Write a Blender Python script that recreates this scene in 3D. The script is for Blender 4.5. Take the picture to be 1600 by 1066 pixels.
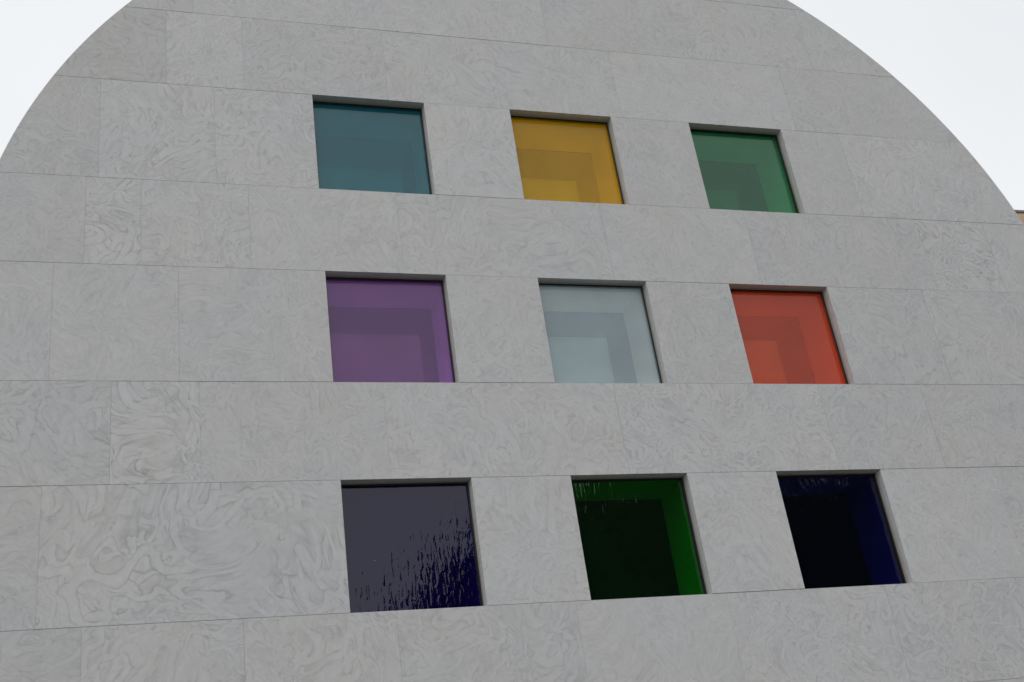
import bpy, bmesh, math, random
from mathutils import Matrix, Vector

random.seed(7)
for o in list(bpy.data.objects):
    bpy.data.objects.remove(o)
scene = bpy.context.scene
COL = scene.collection

# ------------------------------------------------------------------ camera
S = 0.66                     # metres per window width
ZC = 4.743 * S + 1.6         # height of the middle window's centre above ground


def rot_cols(a, b, c):
    ca, sa, cb, sb, cc, sc = math.cos(a), math.sin(a), math.cos(b), math.sin(b), math.cos(c), math.sin(c)
    return (Matrix(((ca, -sa, 0), (sa, ca, 0), (0, 0, 1))) @ Matrix(((1, 0, 0), (0, cb, -sb), (0, sb, cb)))
            @ Matrix(((cc, 0, sc), (0, 1, 0), (-sc, 0, cc))))


Rm = rot_cols(-0.3474, 0.4783, 0.1502)
right, fwd, up = Rm.col[0], Rm.col[1], Rm.col[2]
cam_d = bpy.data.cameras.new('camera')
cam = bpy.data.objects.new('camera', cam_d)
COL.objects.link(cam)
cam_d.sensor_fit = 'HORIZONTAL'
cam_d.sensor_width = 36.0
cam_d.lens = 1917.83 / 1600 * 36.0
cam_d.clip_end = 3000
cam.matrix_world = Matrix(((right.x, up.x, -fwd.x, -3.8499 * S), (right.y, up.y, -fwd.y, -8.3867 * S),
                           (right.z, up.z, -fwd.z, 1.6), (0, 0, 0, 1)))
scene.camera = cam

# ------------------------------------------------------------------ sky, sun, exposure
SUN_EL, SUN_AZ = math.radians(52), math.radians(215)
world = bpy.data.worlds.new('World')
scene.world = world
world.use_nodes = True
wn, wl = world.node_tree.nodes, world.node_tree.links
wn.clear()
w_out = wn.new('ShaderNodeOutputWorld')
w_bg = wn.new('ShaderNodeBackground')
sky = wn.new('ShaderNodeTexSky')
sky.sky_type = 'NISHITA'
sky.sun_disc = False
sky.sun_elevation = SUN_EL
sky.sun_rotation = SUN_AZ
sky.dust_density = 4
hsv = wn.new('ShaderNodeHueSaturation')
hsv.inputs['Saturation'].default_value = 0.12
wl.new(sky.outputs[0], hsv.inputs['Color'])
cl_noise = wn.new('ShaderNodeTexNoise')
cl_noise.inputs['Scale'].default_value = 1.6
cl_noise.inputs['Detail'].default_value = 4
cl_ramp = wn.new('ShaderNodeValToRGB')
cl_ramp.color_ramp.elements[0].position = 0.3
cl_ramp.color_ramp.elements[0].color = (8.7, 8.95, 9.3, 1)
cl_ramp.color_ramp.elements[1].position = 0.7
cl_ramp.color_ramp.elements[1].color = (9.9, 10.1, 10.3, 1)
wl.new(cl_noise.outputs['Fac'], cl_ramp.inputs['Fac'])
w_mix = wn.new('ShaderNodeMix')
w_mix.data_type = 'RGBA'
w_mix.inputs['Factor'].default_value = 0.9          # a closed cloud deck
wl.new(hsv.outputs[0], w_mix.inputs['A'])
wl.new(cl_ramp.outputs[0], w_mix.inputs['B'])
wl.new(w_mix.outputs['Result'], w_bg.inputs['Color'])
w_bg.inputs['Strength'].default_value = 0.1
wl.new(w_bg.outputs[0], w_out.inputs[0])

sun_d = bpy.data.lights.new('sun', 'SUN')
sun_d.energy = 0.5
sun_d.angle = math.radians(40)
sun_d.color = (1.0, 0.97, 0.93)
sun = bpy.data.objects.new('sun', sun_d)
COL.objects.link(sun)
# light travels from behind the camera's left shoulder, high up
sd = Vector((-math.sin(SUN_AZ) * math.cos(SUN_EL), -math.cos(SUN_AZ) * math.cos(SUN_EL), -math.sin(SUN_EL)))
sun.rotation_euler = sd.to_track_quat('-Z', 'Y').to_euler()

vs = scene.view_settings
vs.view_transform = 'Standard'
vs.look = 'None'
vs.exposure = 0.0
vs.gamma = 1.0
vs.use_curve_mapping = False
scene.render.engine = 'CYCLES'
scene.cycles.transparent_max_bounces = 32
scene.cycles.max_bounces = 8
scene.cycles.diffuse_bounces = 4


# ------------------------------------------------------------------ helpers
def put(name, me, mat=None, parent=None, kind=None, label=None, cat=None, group=None):
    o = bpy.data.objects.new(name, me)
    COL.objects.link(o)
    if mat is not None and me is not None:
        me.materials.append(mat)
    if parent:
        o.parent = parent
    for k, v in (('kind', kind), ('label', label), ('category', cat), ('group', group)):
        if v:
            o[k] = v
    return o


def mesh(name, V, F, smooth=False):
    me = bpy.data.meshes.new(name)
    me.from_pydata([tuple(v) for v in V], [], F)
    me.validate()
    bm = bmesh.new()
    bm.from_mesh(me)
    bmesh.ops.recalc_face_normals(bm, faces=bm.faces)
    bm.to_mesh(me)
    bm.free()
    if smooth:
        me.polygons.foreach_set('use_smooth', [True] * len(me.polygons))
    return me


class MB:
    def __init__(self):
        self.V, self.F = [], []

    def box(self, x0, x1, y0, y1, z0, z1):
        b = len(self.V)
        self.V += [(x, y, z) for x in (x0, x1) for y in (y0, y1) for z in (z0, z1)]
        self.F += [[b + i for i in f] for f in
                   ((0, 1, 3, 2), (4, 6, 7, 5), (0, 4, 5, 1), (2, 3, 7, 6), (0, 2, 6, 4), (1, 5, 7, 3))]
        return self

    def ring(self, hi, ho, y0, y1, cx, cz):
        """square picture-frame: inner half-width hi, outer ho"""
        self.box(cx - ho, cx - hi, y0, y1, cz - ho, cz + ho)
        self.box(cx + hi, cx + ho, y0, y1, cz - ho, cz + ho)
        self.box(cx - hi, cx + hi, y0, y1, cz + hi, cz + ho)
        self.box(cx - hi, cx + hi, y0, y1, cz - ho, cz - hi)
        return self

    def prism(self, poly, y0, y1):
        n, b = len(poly), len(self.V)
        self.V += [(x, y0, z) for x, z in poly] + [(x, y1, z) for x, z in poly]
        self.F.append([b + i for i in range(n)])
        self.F.append([b + n + i for i in range(n - 1, -1, -1)])
        for i in range(n):
            j = (i + 1) % n
            self.F.append([b + i, b + n + i, b + n + j, b + j])
        return self

    def tube(self, pts, rad, seg=8):
        b = len(self.V)
        for k, P in enumerate(pts):
            P = Vector(P)
            d = (Vector(pts[min(k + 1, len(pts) - 1)]) - Vector(pts[max(k - 1, 0)])).normalized()
            u = d.cross(Vector((0.3, 1, 0.1))).normalized()
            v = d.cross(u)
            for i in range(seg):
                a = 2 * math.pi * i / seg
                self.V.append(P + (u * math.cos(a) + v * math.sin(a)) * rad[k])
        for k in range(len(pts) - 1):
            for i in range(seg):
                j = (i + 1) % seg
                self.F.append([b + k * seg + i, b + k * seg + j, b + (k + 1) * seg + j, b + (k + 1) * seg + i])
        return self

    def scaled(self):
        """facade units (window widths, origin mid window) -> metres"""
        self.V = [(x * S, y * S, z * S + ZC) for x, y, z in self.V]
        return self

    def build(self, name, mat, parent=None, smooth=False, **kw):
        return put(name, mesh(name, self.V, self.F, smooth), mat, parent, **kw)


class NT:
    """small node-tree writer"""
    def __init__(self, name):
        self.m = bpy.data.materials.new(name)
        self.m.use_nodes = True
        self.t = self.m.node_tree
        self.t.nodes.clear()
        self.out = self.t.nodes.new('ShaderNodeOutputMaterial')

    def n(self, typ, ins=None, **props):
        nd = self.t.nodes.new('ShaderNode' + typ)
        for k, v in props.items():
            setattr(nd, k, v)
        for k, v in (ins or {}).items():
            self.set(nd.inputs[k], v)
        return nd

    def set(self, sock, v):
        if isinstance(v, bpy.types.NodeSocket):
            self.t.links.new(v, sock)
        elif isinstance(v, bpy.types.Node):
            self.t.links.new(v.outputs[0], sock)
        else:
            sock.default_value = v

    def math(self, op, a, b=0.0, c=0.0, clamp=False):
        nd = self.n('Math', {0: a, 1: b, 2: c}, operation=op)
        nd.use_clamp = clamp
        return nd.outputs[0]

    def vmath(self, op, a, b=(0, 0, 0), scale=None):
        nd = self.n('VectorMath', {0: a, 1: b}, operation=op)
        if scale is not None:
            self.set(nd.inputs['Scale'], scale)
        return nd.outputs[0]

    def mapr(self, v, a, b, c, d, smooth=False):
        nd = self.n('MapRange', {'Value': v, 'From Min': a, 'From Max': b, 'To Min': c, 'To Max': d})
        if smooth:
            nd.interpolation_type = 'SMOOTHSTEP'
        return nd.outputs['Result']

    def mixc(self, f, a, b, blend='MIX'):
        nd = self.n('Mix', data_type='RGBA', blend_type=blend)
        self.set(nd.inputs['Factor'], f)
        self.set(nd.inputs['A'], a)
        self.set(nd.inputs['B'], b)
        return nd.outputs['Result']

    def surf(self, s):
        self.set(self.out.inputs['Surface'], s)
        return self.m


def plain(name, col, rough=0.6, noise=0.06, scale=8.0, metallic=0.0):
    t = NT(name)
    tc = t.n('TexCoord').outputs['Object']
    nz = t.n('TexNoise', {'Vector': tc, 'Scale': scale, 'Detail': 5.0}).outputs['Fac']
    k = t.mapr(nz, 0.3, 0.7, 1 - noise, 1 + noise)
    c = t.vmath('SCALE', col, scale=k)
    b = t.n('BsdfPrincipled', {'Base Color': c, 'Roughness': rough, 'Metallic': metallic})
    return t.surf(b)


# ------------------------------------------------------------------ stone
def stone_material():
    t = NT('veined_white_marble')
    oi = t.n('ObjectInfo')
    sep = t.n('SeparateColor', {'Color': oi.outputs['Color']})
    tone, stren, scl = sep.outputs[0], sep.outputs[1], sep.outputs[2]
    rnd = oi.outputs['Random']
    tc = t.n('TexCoord').outputs['Object']
    r2 = t.math('FRACT', t.math('MULTIPLY', rnd, 91.7))
    r3 = t.math('FRACT', t.math('MULTIPLY', rnd, 557.3))
    rv = t.n('VectorRotate', {'Vector': tc, 'Axis': (0, 1, 0), 'Angle': t.math('MULTIPLY', rnd, 6.283)},
             rotation_type='AXIS_ANGLE')
    off = t.n('CombineXYZ', {0: t.math('MULTIPLY', r2, 60.0), 1: t.math('MULTIPLY', rnd, 40.0),
                             2: t.math('MULTIPLY', r3, 60.0)})
    P = t.vmath('ADD', rv.outputs[0], off.outputs[0])
    P = t.vmath('SCALE', P, scale=t.mapr(scl, 0, 1, 0.82, 1.85))
    # swirl: three octaves of warp
    w1 = t.n('TexNoise', {'Vector': P, 'Scale': 2.2, 'Detail': 0.0}).outputs['Color']
    w1 = t.vmath('SUBTRACT', w1, (0.5, 0.5, 0.5))
    Pw = t.vmath('ADD', P, t.vmath('SCALE', w1, scale=0.40))
    w2 = t.n('TexNoise', {'Vector': Pw, 'Scale': 7.0, 'Detail': 1.0}).outputs['Color']
    w2 = t.vmath('SUBTRACT', w2, (0.5, 0.5, 0.5))
    Pw2 = t.vmath('ADD', Pw, t.vmath('SCALE', w2, scale=0.11))
    w3 = t.n('TexNoise', {'Vector': P, 'Scale': 45.0, 'Detail': 2.0}).outputs['Color']
    w3 = t.vmath('SUBTRACT', w3, (0.5, 0.5, 0.5))
    Pw3 = t.vmath('ADD', Pw2, t.vmath('SCALE', w3, scale=0.016))

    def worms(offset, stretch, scale, width, lo, hi, mscale):
        """stretched, warped bodies with darker rims that break up: (rim, body tone)"""
        q = t.vmath('MULTIPLY', t.vmath('ADD', Pw3, offset), stretch)
        e = t.n('TexVoronoi', {'Vector': q, 'Scale': scale}, feature='DISTANCE_TO_EDGE').outputs['Distance']
        c = t.n('TexVoronoi', {'Vector': q, 'Scale': scale}, feature='F1').outputs['Color']
        c = t.n('SeparateColor', {'Color': c}).outputs[0]
        rim = t.mapr(e, 0.0, width, 1.0, 0.0)
        rim = t.math('POWER', rim, 1.6)
        mk = t.n('TexNoise', {'Vector': t.vmath('ADD', P, offset), 'Scale': mscale, 'Detail': 2.0}).outputs['Fac']
        mk = t.mapr(mk, lo, hi, 0.0, 1.0, True)
        # rims are stronger on some bodies than on others
        return t.math('MULTIPLY', t.math('MULTIPLY', rim, mk), t.mapr(c, 0.1, 0.9, 0.35, 1.25)), c

    ra, ca = worms((0, 0, 0), (1.0, 1.0, 0.33), 15.0, 0.22, 0.38, 0.60, 4.0)
    rb, cb = worms((7.3, 2.2, 4.1), (0.36, 1.0, 1.0), 19.0, 0.26, 0.40, 0.62, 5.0)
    lines = t.math('ADD', t.math('MULTIPLY', ra, 0.62), t.math('MULTIPLY', rb, 0.55))
    body = t.math('SUBTRACT', t.math('ADD', ca, cb), 1.0)
    val = t.math('SUBTRACT', t.math('MULTIPLY', body, 0.18), lines)
    val = t.math('SUBTRACT', val, 0.04)

    sv = t.n('TexNoise', {'Vector': Pw3, 'Scale': 14.0, 'Detail': 1.0}).outputs['Fac']

    def burrow(val, offset, nscale, radius, lo, hi, mscale):
        """winding burrows of even width laid over what is there: pale body, dark rim"""
        q = t.vmath('ADD', Pw3, offset)
        e = 0.02

        def nv(v):
            return t.n('TexNoise', {'Vector': v, 'Scale': nscale, 'Detail': 0.0}).outputs['Fac']
        n0 = nv(q)
        gx = t.math('DIVIDE', t.math('SUBTRACT', nv(t.vmath('ADD', q, (e, 0, 0))), n0), e)
        gz = t.math('DIVIDE', t.math('SUBTRACT', nv(t.vmath('ADD', q, (0, 0, e))), n0), e)
        g = t.math('SQRT', t.math('ADD', t.math('ADD', t.math('MULTIPLY', gx, gx), t.math('MULTIPLY', gz, gz)), 0.02))
        dist = t.math('DIVIDE', t.math('ABSOLUTE', t.math('SUBTRACT', n0, 0.5)), g)
        dist = t.math('DIVIDE', dist, radius)
        mk = t.n('TexNoise', {'Vector': t.vmath('ADD', P, offset), 'Scale': mscale, 'Detail': 1.0}).outputs['Fac']
        mk = t.mapr(mk, lo, hi, 0.0, 1.0, True)
        inside = t.math('MULTIPLY', t.mapr(dist, 0.85, 1.05, 1.0, 0.0, True), mk)
        rim = t.math('MULTIPLY', t.mapr(t.math('ABSOLUTE', t.math('SUBTRACT', dist, 1.0)), 0.0, 0.34, 1.0, 0.0, True), mk)
        rim = t.math('MULTIPLY', rim, t.mapr(sv, 0.35, 0.65, 0.25, 1.0))
        flesh = t.mapr(dist, 0.0, 1.0, 0.06, -0.06)
        nd = t.n('Mix', {'Factor': inside, 'A': val, 'B': flesh}, data_type='FLOAT')
        return t.math('SUBTRACT', nd.outputs['Result'], t.math('MULTIPLY', rim, 0.95))

    val = burrow(val, (11.0, 3.0, 5.0), 6.6, 0.019, 0.42, 0.52, 4.6)
    val = burrow(val, (2.0, 13.0, 8.0), 5.2, 0.027, 0.44, 0.54, 4.0)
    val = burrow(val, (5.0, 6.0, 19.0), 7.2, 0.022, 0.45, 0.54, 5.0)
    val = burrow(val, (21.0, 1.0, 2.0), 4.4, 0.033, 0.49, 0.57, 3.4)
    val = t.math('MAXIMUM', val, -1.25)
    lines = t.math('MULTIPLY', val, -1.0)
    # grain inside
    g1 = t.n('TexNoise', {'Vector': Pw3, 'Scale': 40.0, 'Detail': 4.0, 'Roughness': 0.65}).outputs['Fac']
    g1 = t.mapr(g1, 0.3, 0.7, -1.0, 1.0)
    g2 = t.n('TexNoise', {'Vector': Pw, 'Scale': 5.0, 'Detail': 4.0, 'Roughness': 0.6}).outputs['Fac']
    g2 = t.mapr(g2, 0.3, 0.7, -1.0, 1.0)
    amp = t.mapr(stren, 0, 1, 0.055, 0.32)
    d = t.math('SUBTRACT', 1.0, t.math('MULTIPLY', lines, amp))
    d = t.math('ADD', d, t.math('MULTIPLY', g1, 0.06))
    d = t.math('ADD', d, t.math('MULTIPLY', g2, 0.035))
    d = t.math('MULTIPLY', d, t.mapr(tone, 0, 1, 0.86, 1.06))
    # faint cool / warm staining, with a shape of its own
    hn = t.n('TexNoise', {'Vector': P, 'Scale': 1.7, 'Detail': 3.0}).outputs['Fac']
    tint = t.mixc(t.mapr(hn, 0.35, 0.65, 0.0, 1.0, True), (0.603, 0.602, 0.616, 1), (0.614, 0.606, 0.602, 1))
    col = t.vmath('SCALE', tint, scale=d)
    # pits
    pv = t.n('TexVoronoi', {'Vector': P, 'Scale': 16.0}).outputs['Distance']
    pit = t.mapr(pv, 0.03, 0.07, 0.75, 1.0, True)
    col = t.vmath('SCALE', col, scale=pit)
    bump = t.n('Bump', {'Height': t.n('TexNoise', {'Vector': tc, 'Scale': 60.0, 'Detail': 3.0}).outputs['Fac'],
                        'Strength': 0.12, 'Distance': 0.003})
    b = t.n('BsdfPrincipled', {'Base Color': col, 'Roughness': 0.62, 'Normal': bump.outputs[0]})
    b.inputs['Specular IOR Level'].default_value = 0.35
    return t.surf(b)


M_STONE = stone_material()
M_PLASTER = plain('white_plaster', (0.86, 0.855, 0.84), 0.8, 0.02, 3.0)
M_METAL = plain('grey_aluminium', (0.50, 0.485, 0.465), 0.45, 0.05, 20.0)
M_GASKET = plain('black_rubber', (0.012, 0.012, 0.013), 0.5, 0.1, 30.0)
M_SPACER = plain('dark_spacer', (0.10, 0.10, 0.10), 0.5, 0.1, 30.0)
M_SEAL = plain('beige_sealant', (0.52, 0.50, 0.46), 0.8, 0.1, 9.0)
M_DIMMED = plain('dimmed_plaster', (0.43, 0.44, 0.47), 0.8, 0.04, 5.0)  # white reveal plaster greyed; dimness of the inner band put into its colour
M_BEAD = plain('dark_bronze_bead', (0.36, 0.345, 0.325), 0.45, 0.06, 20.0)
M_CORE = plain('cement_core', (0.33, 0.325, 0.31), 0.9, 0.1, 5.0)


def glass(name, col, wave=0.3, streak=0.3, dust=0.5, rough=0.0, gain=1.3, milk=0.0, mcol=None, edge=0.97):
    """one face of a coloured sheet (light passes two faces); milk = share of light scattered by the colour layer"""
    t = NT(name)
    half = tuple(math.sqrt(max(c, 0.0)) for c in col)
    tc = t.n('TexCoord').outputs['Object']
    # hand-blown waviness: tall streaks and broad swells
    stv = t.vmath('MULTIPLY', tc, (1.0, 1.0, 0.28))
    a = t.n('TexNoise', {'Vector': stv, 'Scale': 55.0, 'Detail': 1.0, 'Distortion': 0.5}).outputs['Fac']
    b = t.n('TexNoise', {'Vector': tc, 'Scale': 5.0, 'Detail': 2.0}).outputs['Fac']
    h = t.math('ADD', t.math('MULTIPLY', a, streak), t.math('MULTIPLY', b, wave * 3))
    bump = t.n('Bump', {'Height': h, 'Strength': 1.0, 'Distance': 0.0016}).outputs[0]
    facing = t.n('LayerWeight', {'Blend': 0.5, 'Normal': bump}).outputs['Facing']
    fres = t.math('MULTIPLY_ADD', t.math('POWER', facing, 5.0), edge, 0.03 * gain)
    # slight thickness differences of the colour
    cn = t.n('TexNoise', {'Vector': tc, 'Scale': 3.5, 'Detail': 3.0}).outputs['Fac']
    var = t.mapr(cn, 0.3, 0.7, 0.96, 1.03)
    body = t.n('BsdfTransparent', {'Color': t.vmath('SCALE', half, scale=var)})
    if milk > 0:
        mc = t.vmath('SCALE', tuple(mcol or col), scale=var)
        sc = t.n('MixShader', {0: 0.42, 1: t.n('BsdfDiffuse', {'Color': mc}).outputs[0], 2: t.n('BsdfTranslucent', {'Color': mc}).outputs[0]})
        body = t.n('MixShader', {0: milk, 1: body.outputs[0], 2: sc.outputs[0]})
    gl = t.n('BsdfGlossy', {'Color': (1, 1, 1, 1), 'Roughness': rough, 'Normal': bump})
    m = t.n('MixShader', {0: fres, 1: body.outputs[0], 2: gl.outputs[0]})
    if dust > 0:                              # specks of dirt
        v = t.n('TexVoronoi', {'Vector': tc, 'Scale': 16.0})
        vr = t.n('SeparateColor', {'Color': v.outputs['Color']}).outputs[0]
        sp = t.math('MULTIPLY', t.mapr(v.outputs['Distance'], 0.02, 0.06, 1.0, 0.0, True),
                    t.math('GREATER_THAN', vr, 1 - 0.10 * dust))
        df = t.n('BsdfDiffuse', {'Color': (0.6, 0.6, 0.58, 1)})
        m = t.n('MixShader', {0: t.math('MULTIPLY', sp, 0.6), 1: m.outputs[0], 2: df.outputs[0]})
    return t.surf(m)


# ------------------------------------------------------------------ the setting
def sheet(name, x0, x1, y0, y1, z, mat):
    return put(name, mesh(name, [(x0, y0, z), (x1, y0, z), (x1, y1, z), (x0, y1, z)], [[0, 1, 2, 3]]), mat, kind='structure')


sheet('ground', -900, 900, -900, 900, 0.0, plain('lawn', (0.07, 0.10, 0.04), 0.95, 0.35, 0.8))
sheet('pavement', -9, 12, -14, 0.0, 0.02, plain('dark_granite_paving', (0.105, 0.098, 0.088), 0.85, 0.12, 1.3))  # unseen paving, kept dark so little light bounces up to the soffits

# ------------------------------------------------------------------ vaulted building
PX, PZ, HW, RAD = 1.8053, 1.8094, 0.5, 4.9978
ZG = -ZC / S                                  # ground level in facade units
bld = put('vaulted_building', None, label='grey-veined white marble building with round vaulted gable and nine coloured square windows', cat='building')
bld.location = (0, 0, 0)

arcN = 200
OUT = [(RAD, ZG)] + [(RAD * math.cos(math.pi * i / arcN), RAD * math.sin(math.pi * i / arcN) - 0.02) for i in range(arcN + 1)] + [(-RAD, ZG)]


def clip_half(poly, inside, cut):
    res = []
    for i in range(len(poly)):
        a, b = poly[i], poly[(i + 1) % len(poly)]
        ia, ib = inside(a), inside(b)
        if ia:
            res.append(a)
        if ia != ib:
            res.append(cut(a, b))
    return res


def cut_rect(outline, x0, x1, z0, z1):
    p = list(outline)
    for ax, lim, sgn in ((0, x0, 1), (0, x1, -1), (1, z0, 1), (1, z1, -1)):
        if not p:
            return p
        p = clip_half(p, lambda q: (q[ax] - lim) * sgn >= 0,
                      lambda a, b: tuple(a[k] + (b[k] - a[k]) * (lim - a[ax]) / (b[ax] - a[ax]) for k in (0, 1)))
    # drop doubled points
    q = []
    for v in p:
        if not q or abs(v[0] - q[-1][0]) + abs(v[1] - q[-1][1]) > 1e-6:
            q.append(v)
    return q


r1t, r1b = PZ + HW, PZ - HW
r2t, r2b = HW, -HW
r3t, r3b = -PZ + HW, -PZ - HW
holes = [(-PX - HW, -PX + HW), (-HW, HW), (PX - HW, PX + HW)]
# (z top, z bottom, joints, has windows)
courses = [
    (5.2, 4.78, [0.1], False),
    (4.78, 3.955, [-1.6, 0.3, 2.07], False),
    (3.955, 3.128, [-3.3, -1.94, 0.005, 1.05, 2.9], False),
    (3.128, r1t, [-3.53, -2.886, -1.626, -0.572, 0.62, 2.484, 3.52], False),
    (r1t, r1b, [-4.055, -3.14, 2.95], True),
    (r1b, r2t, [-4.142, -3.726, -2.889, -1.655, 0.205, 1.641, 3.52, 4.30], False),
    (r2t, r2b, [-4.355, -3.446, 3.32], True),
    (r2b, r3t, [-3.925, -3.303, -1.925, 0.005, 1.922, 2.97, 4.1], False),
    (r3t, r3b, [-4.365, 3.45], True),
    (r3b, -3.13, [-4.08, -3.04, -1.98, -0.625, 0.618, 2.03, 3.3], False),
]
z = -3.13
k = 0
while z > ZG + 0.05:
    zn = max(z - (0.81 if k % 2 else 1.0), ZG)
    courses.append((z, zn, [-3.6 + (k % 3) * 0.5 + 1.55 * i for i in range(6)], False))
    z = zn
    k += 1

# looks of the slabs one can recognise: (tone, vein strength, grain scale)
special = {(5, -4.0): (0.60, 0.75, 0.4), (7, -3.6): (0.60, 0.78, 0.4), (5, 3.9): (0.62, 0.85, 0.65),
           (8, -3.4): (0.5, 0.62, 0.14), (9, -3.4): (0.44, 0.5, 0.3), (9, -2.4): (0.52, 0.48, 0.25), (9, -4.3): (0.4, 0.4, 0.2),
           (6, -4.0): (0.48, 0.22, 0.6), (6, -3.0): (0.5, 0.3, 0.7), (4, -3.6): (0.56, 0.55, 0.3), (4, -2.7): (0.6, 0.5, 0.6),
           (9, 0.0): (0.58, 0.15, 0.5), (9, 2.6): (0.52, 0.55, 0.6), (5, -4.5): (0.50, 0.25, 0.6), (7, -4.3): (0.5, 0.5, 0.3),
           (3, -4.0): (0.34, 0.4, 0.2), (4, -4.4): (0.5, 0.45, 0.6), (7, 0.9): (0.62, 0.55, 0.75), (7, -0.9): (0.62, 0.4, 0.5), (3, 3.8): (0.46, 0.2, 0.5),
           (8, -0.9): (0.64, 0.3, 0.45), (8, 0.9): (0.64, 0.3, 0.4)}
GH, GV = 0.0015, 0.0009                       # half joint widths
core = MB()
rs = random.Random(3)
for ci, (zt, zb, joints, win) in enumerate(courses):
    xs = sorted(joints)
    edges = [-RAD - 0.1] + xs + [RAD + 0.1]
    spans = list(zip(edges[:-1], edges[1:]))
    if win:                                   # openings replace the stone between jambs
        edges = [-RAD - 0.1] + [v for v in xs if v < holes[0][0]] + [holes[0][0]]
        spans = list(zip(edges[:-1], edges[1:]))
        spans += [(holes[0][1], holes[1][0]), (holes[1][1], holes[2][0])]
        edges = [holes[2][1]] + [v for v in xs if v > holes[2][1]] + [RAD + 0.1]
        spans += list(zip(edges[:-1], edges[1:]))
    jambs = {h for hh in holes for h in hh} if win else set()
    for x0, x1 in spans:
        a = x0 + (0 if x0 in jambs else GV)
        b = x1 - (0 if x1 in jambs else GV)
        tl, bl = (GH, GH) if not win else (GH, GH)
        poly = cut_rect(OUT, a, b, zb + bl, zt - tl)
        if len(poly) < 3:
            continue
        dy = rs.uniform(-0.0016, 0.0016)
        if x0 > -RAD and x0 not in jambs:
            pj = cut_rect(OUT, x0 - GV * 0.9, x0 + GV * 0.9, zb + bl, zt - tl)
            if len(pj) > 2:
                MB().prism(pj, 0.0022, 0.04).scaled().build('joint_sealant', M_SEAL, bld)
        o = MB().prism(poly, dy, 0.045).scaled().build('stone_slab', M_STONE, bld)
        xm = (max(x0, -RAD) + min(x1, RAD)) / 2
        look = None
        for (c, sx), v in special.items():
            if c == ci and x0 < sx < x1:
                look = v
        if look is None:
            look = (rs.uniform(0.40, 0.68), rs.uniform(0.22, 0.48), rs.uniform(0.3, 0.95))
        else:
            rs.random()
        if xm < -4.15:  # leftmost slabs toned down, partly lens vignette put into the stone colour
            look = (max(look[0] - 0.2, 0.1), look[1], look[2])
        o.color = (look[0], look[1], look[2], 1)
    # masonry behind the slabs
    inner = [(x * 0.997, z * 0.997 if z > 0 else z) for x, z in OUT]
    if win:
        e = 0.012
        for a, b in ((-RAD, holes[0][0] - e), (holes[0][1] + e, holes[1][0] - e), (holes[1][1] + e, holes[2][0] - e), (holes[2][1] + e, RAD)):
            core.prism(cut_rect(inner, a, b, zb - e, zt + e), 0.047, 1.03)
    else:
        e0 = 0.012 if ci - 1 >= 0 and courses[ci - 1][3] else 0
        e1 = 0.012 if ci + 1 < len(courses) and courses[ci + 1][3] else 0
        pl = cut_rect(inner, -RAD, RAD, zb + e1, zt - e0)
        if len(pl) > 2:
            core.prism(pl, 0.047, 1.03)
core.scaled().build('wall_core', M_CORE, bld)

# glazing: outer sheet colour, inner sheet colour (bottom row near-black to darken the hall behind)
WIN = {
    (0, 0): ('teal', (0.10, 0.48, 0.55), (0.2, 0.4, 0.45), dict(milk=0.26, mcol=(0.01, 0.32, 0.42), gain=1.75)),
    (0, 1): ('amber yellow', (1.0, 0.74, 0.04), (0.98, 0.94, 0.8), dict(milk=0.25, mcol=(1.0, 0.60, 0.0), gain=0.95)),
    (0, 2): ('green', (0.08, 0.64, 0.30), (0.22, 0.32, 0.28), dict(milk=0.12, mcol=(0.03, 0.30, 0.17), gain=1.7)),
    (1, 0): ('violet', (0.72, 0.40, 0.86), (0.44, 0.33, 0.40), dict(milk=0.18, mcol=(0.38, 0.17, 0.54))),
    (1, 1): ('pale blue-grey', (0.95, 0.97, 0.95), (0.62, 0.82, 0.98), dict(dust=1.2, milk=0.25, mcol=(0.74, 0.86, 0.93))),
    (1, 2): ('orange red', (1.0, 0.31, 0.12), (0.95, 0.62, 0.52), dict(milk=0.24, mcol=(1.0, 0.14, 0.05), gain=1.1)),
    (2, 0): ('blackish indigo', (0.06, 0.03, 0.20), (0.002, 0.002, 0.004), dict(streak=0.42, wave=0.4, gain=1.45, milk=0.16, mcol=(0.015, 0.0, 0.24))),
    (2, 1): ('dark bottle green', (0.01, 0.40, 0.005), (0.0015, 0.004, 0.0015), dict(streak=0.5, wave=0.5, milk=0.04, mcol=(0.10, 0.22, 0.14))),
    (2, 2): ('deep navy blue', (0.04, 0.05, 0.29), (0.002, 0.002, 0.004), dict(streak=0.5, wave=0.5, milk=0.03, mcol=(0.09, 0.09, 0.22))),
}
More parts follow.
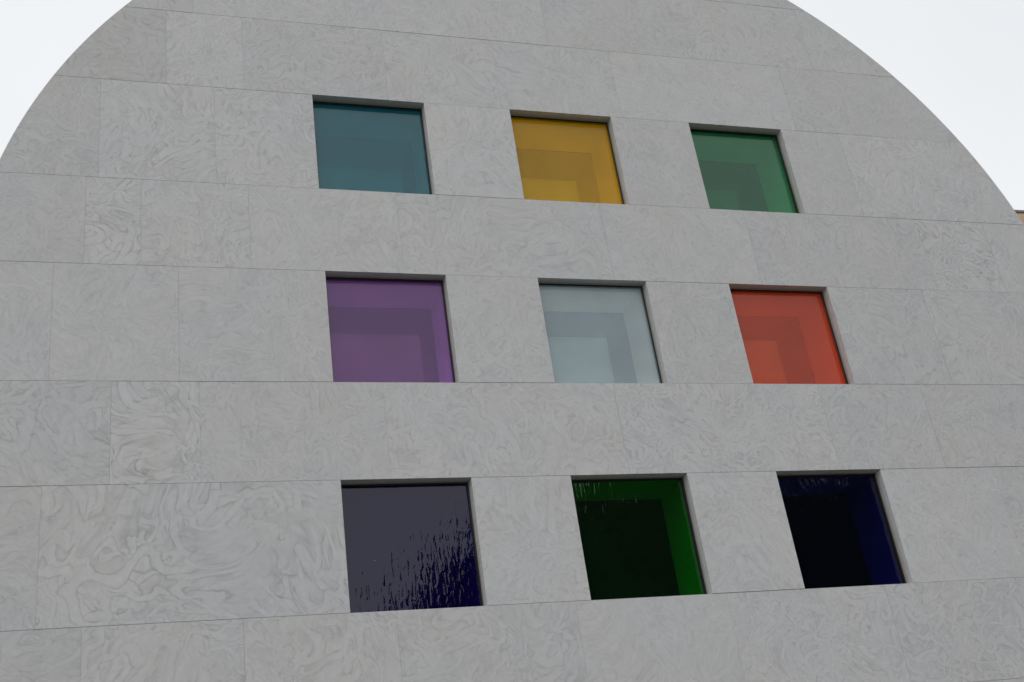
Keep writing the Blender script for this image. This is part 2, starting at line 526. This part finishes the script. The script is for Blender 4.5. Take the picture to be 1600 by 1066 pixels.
for (i, j), (cname, c_out, c_in, kw) in WIN.items():
    cx, cz = (j - 1) * PX, (1 - i) * PZ
    fr = MB().ring(0.4985, 0.5118, 0.047, 0.064, cx, cz).scaled().build('window', M_METAL, bld, label='square window glazed in %s glass' % cname)
    MB().ring(0.4945, 0.5117, 0.0645, 0.0825, cx, cz).scaled().build('glazing_bead', M_BEAD, fr)
    MB().ring(0.483, 0.5116, 0.083, 0.0895, cx, cz).scaled().build('gasket', M_GASKET, fr)
    MB().box(cx - 0.5112, cx + 0.5112, 0.0905, 0.103, cz - 0.5112, cz + 0.5112).scaled().build('glass_pane', glass(cname.replace(' ', '_') + '_glass', c_out, **kw), fr)
    MB().ring(0.488, 0.5114, 0.104, 0.124, cx, cz).scaled().build('spacer', M_SPACER, fr)
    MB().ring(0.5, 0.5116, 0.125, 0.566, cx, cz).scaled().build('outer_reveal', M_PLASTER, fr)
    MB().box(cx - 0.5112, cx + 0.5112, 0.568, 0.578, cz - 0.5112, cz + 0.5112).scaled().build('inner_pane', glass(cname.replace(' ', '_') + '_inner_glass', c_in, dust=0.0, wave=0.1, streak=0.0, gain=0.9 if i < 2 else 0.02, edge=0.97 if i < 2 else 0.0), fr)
    MB().ring(0.5, 0.5116, 0.580, 1.029, cx, cz).scaled().build('inner_reveal', M_DIMMED, fr)

# barrel vault behind the gable, open hall inside
LEN = 16.0
YV = 10.0                                     # vault is stone up to here; glass added beyond to let daylight in
RI = 4.35


def arch(r, n=72):
    return [(r, ZG)] + [(r * math.cos(math.pi * q / n), r * math.sin(math.pi * q / n) - 0.02) for q in range(n + 1)] + [(-r, ZG)]


def shell(ro, ri, y0, y1, prof=None):
    A, B = (prof or arch)(ro), (prof or arch)(ri)
    n = len(A)
    V = [(x, y0, z) for x, z in A] + [(x, y1, z) for x, z in A] + [(x, y0, z) for x, z in B] + [(x, y1, z) for x, z in B]
    F = []
    for q in range(n - 1):
        F += [[q, q + 1, n + q + 1, n + q], [2 * n + q, 3 * n + q, 3 * n + q + 1, 2 * n + q + 1],
              [q, 2 * n + q, 2 * n + q + 1, q + 1], [n + q, n + q + 1, 3 * n + q + 1, 3 * n + q]]
    F += [[0, n, 3 * n, 2 * n], [n - 1, 3 * n - 1, 4 * n - 1, 2 * n - 1]]
    m = MB()
    m.V, m.F = V, F
    return m.scaled()


YS = 2.5


def low_arch(r, n=72):
    return [(r, -0.4)] + arch(r, n)[1:-1] + [(-r, -0.4)]


roof = shell(RAD * 0.9985, RI + 0.06, 1.032, YV, low_arch).build('vault_roof', M_STONE, bld)
roof.color = (0.5, 0.3, 0.4, 1)
shell(RI + 0.058, RI, 1.032, YV, low_arch).build('plaster_vault', M_PLASTER, bld)
M_CLEAR = glass('clear_glass', (0.9, 0.92, 0.92), dust=0.0, wave=0.05, streak=0.0)
shell(RI + 0.3, RI + 0.285, YV + 0.002, LEN, low_arch).build('added_glass_vault', M_CLEAR, bld)  # unseen glass roof, added so skylight reaches the hall
for sg in (-1, 1):
    xa, xb = sorted((sg * (RI + 0.002), sg * (RAD - 0.012)))
    MB().box(xa, xb, 1.032, YS, ZG, -0.402).scaled().build('side_pier', M_PLASTER, bld)
    xa, xb = sorted((sg * (RI + 0.2), sg * (RI + 0.215)))
    MB().box(xa, xb, YS + 0.002, LEN, ZG, -0.403).scaled().build('added_side_glazing', M_CLEAR, bld)  # unseen side walls made of glass to brighten the interior
# white inner skin of the gable wall, cut round the windows
skin = MB()
IN = arch(RI - 0.002)
for ci, (zt, zb, joints, win) in enumerate(courses):
    if win:
        for a, b in ((-RI, holes[0][0]), (holes[0][1], holes[1][0]), (holes[1][1], holes[2][0]), (holes[2][1], RI)):
            skin.prism(cut_rect(IN, a, b, zb, zt), 1.032, 1.05)
    else:
        pl = cut_rect(IN, -RI, RI, zb, zt)
        if len(pl) > 2:
            skin.prism(pl, 1.032, 1.05)
skin.scaled().build('inner_wall_plaster', M_PLASTER, bld)
MB().box(-RI * S, RI * S, 1.06 * S, LEN * S, 0.01, 0.05).build('hall_floor', plain('white_bounce_floor', (0.72, 0.71, 0.69), 0.4, 0.05, 3.0), bld)  # unseen floor, made white to bounce daylight onto the vault
# unseen far end of the hall, glazing added to light the vault
eg = MB()
for q in range(9):
    x = -RI + q * RI / 4
    eg.box(x - 0.03, x + 0.03, LEN - 0.25, LEN - 0.15, ZG, math.sqrt(max(RI * RI - x * x, 0)) - 0.05)
eg.scaled().build('added_end_mullions', M_METAL, bld)
MB().prism(arch(RI - 0.002, 40), LEN - 0.12, LEN - 0.10).scaled().build('added_end_glazing', M_CLEAR, bld)

# ------------------------------------------------------------------ tan brick building behind
def brick_mat():
    t = NT('tan_brick')
    tc = t.n('TexCoord').outputs['Object']
    vv = t.n('CombineXYZ', {0: t.math('ADD', t.n('SeparateXYZ', {0: tc}).outputs[0], t.n('SeparateXYZ', {0: tc}).outputs[1]), 1: t.n('SeparateXYZ', {0: tc}).outputs[2]})
    br = t.n('TexBrick', {'Vector': vv.outputs[0], 'Color1': (0.60, 0.36, 0.24, 1), 'Color2': (0.66, 0.44, 0.31, 1), 'Mortar': (0.42, 0.36, 0.30, 1),
                          'Scale': 1.0, 'Mortar Size': 0.006, 'Brick Width': 0.30, 'Row Height': 0.09})
    return t.surf(t.n('BsdfPrincipled', {'Base Color': br.outputs['Color'], 'Roughness': 0.85}))


bb = put('brick_building', None, label='tan brick building with dark roof edge behind the marble gable at right', cat='building')
YB = 24.5
HT = 1.6 + 0.7435 * (YB + 8.3867 * S)
MB_W = brick_mat()
M_DARK = plain('dark_metal_coping', (0.16, 0.135, 0.14), 0.5, 0.1, 2.0)
MB().box(26, 62, YB + 0.03, YB + 22, 0, HT - 0.12).build('wall', MB_W, bb)
MB().box(25.8, 62.2, YB, YB + 22.2, HT - 0.10, HT).build('roof_coping', M_DARK, bb)
M_WG = glass('far_window_glass', (0.2, 0.22, 0.24), dust=0.0)
for fl in range(5):
    for q in range(7):
        x, zz = 29 + q * 4.8, 2.0 + fl * 4.1
        w = MB().ring(0.9, 1.0, 0, 0.12, 0, 0)
        w.V = [(vx + x, vy + YB - 0.07, vz + zz) for vx, vy, vz in w.V]
        wo = w.build('window', M_DARK, bb)
        MB().box(x - 0.89, x + 0.89, YB - 0.03, YB + 0.0, zz - 0.89, zz + 0.89).build('pane', M_WG, wo)

# ------------------------------------------------------------------ trees facing the gable (mirrored in the lower panes)
def leaf_mat():
    t = NT('oak_leaves')
    oi = t.n('TexCoord').outputs['Object']
    nz = t.n('TexNoise', {'Vector': oi, 'Scale': 0.9, 'Detail': 4.0}).outputs['Fac']
    c = t.mixc(t.mapr(nz, 0.3, 0.7, 0, 1), (0.030, 0.055, 0.016, 1), (0.070, 0.105, 0.030, 1))
    return t.surf(t.n('BsdfPrincipled', {'Base Color': c, 'Roughness': 0.6}))


M_LEAF, M_BARK = leaf_mat(), plain('oak_bark', (0.10, 0.08, 0.06), 0.9, 0.3, 6.0)


def tree(x, y, h, spread, seed, label):
    r = random.Random(seed)
    root = put('oak_tree', None, label=label, cat='tree', group='trees facing the gable')
    root.location = (x, y, 0)
    tr = MB()
    fork = h * 0.28
    tr.tube([(0, 0, -0.1), (0.05, 0, fork * 0.5), (0.1, 0.05, fork)], [0.42, 0.34, 0.30], 10)
    clumps = []
    for q in range(11):
        a = 2 * math.pi * q / 11 + r.uniform(-0.3, 0.3)
        el = r.uniform(0.15, 1.0)
        ex = Vector((math.cos(a) * spread * (1.05 - el * 0.75), math.sin(a) * spread * (1.05 - el * 0.75), fork + (h - fork) * (0.25 + 0.66 * el)))
        mid = ex * 0.5 + Vector((0, 0, fork * 0.45))
        tr.tube([(0.1, 0.05, fork - 0.2), mid, ex], [0.2, 0.12, 0.03], 6)
        clumps.append((ex, spread * 0.36))
        for s in range(3):
            p = mid.lerp(ex, 0.3 + 0.3 * s) + Vector((r.uniform(-1, 1), r.uniform(-1, 1), r.uniform(-0.3, 0.9))) * spread * 0.3
            clumps.append((p, spread * r.uniform(0.2, 0.34)))
    tr.build('trunk', M_BARK, root, smooth=True)
    V, F = [], []
    for c, cr in clumps:
        for s in range(520):
            d = Vector((r.gauss(0, 1), r.gauss(0, 1), r.gauss(0, 0.75)))
            d = d.normalized() * cr * (r.random() ** 0.45)
            p = c + d
            u = Vector((r.gauss(0, 1), r.gauss(0, 1), r.gauss(0, 1))).normalized()
            v = u.orthogonal().normalized()
            a, b = r.uniform(0.12, 0.24), r.uniform(0.08, 0.14)
            i0 = len(V)
            V += [p - u * a, p + v * b, p + u * a, p - v * b]
            F.append([i0, i0 + 1, i0 + 2, i0 + 3])
    me = bpy.data.meshes.new('crown')
    me.from_pydata([tuple(v) for v in V], [], F)
    put('crown', me, M_LEAF, root)
    return root


tree(6.8, -20.5, 11.6, 4.0, 11, 'oak tree mirrored in the blackish indigo pane, nearest to the paved path')
tree(11.3, -20.5, 13.6, 4.9, 12, 'oak tree mirrored in the dark bottle green pane')
tree(18.0, -20.0, 13.2, 4.8, 13, 'oak tree mirrored in the deep navy pane')
tree(14.5, -25.5, 13.6, 4.8, 14, 'oak tree standing behind and between those mirrored in the green and navy panes')
tree(22.5, -25.5, 14.6, 5.0, 15, 'oak tree farthest right behind the one mirrored in the navy pane')
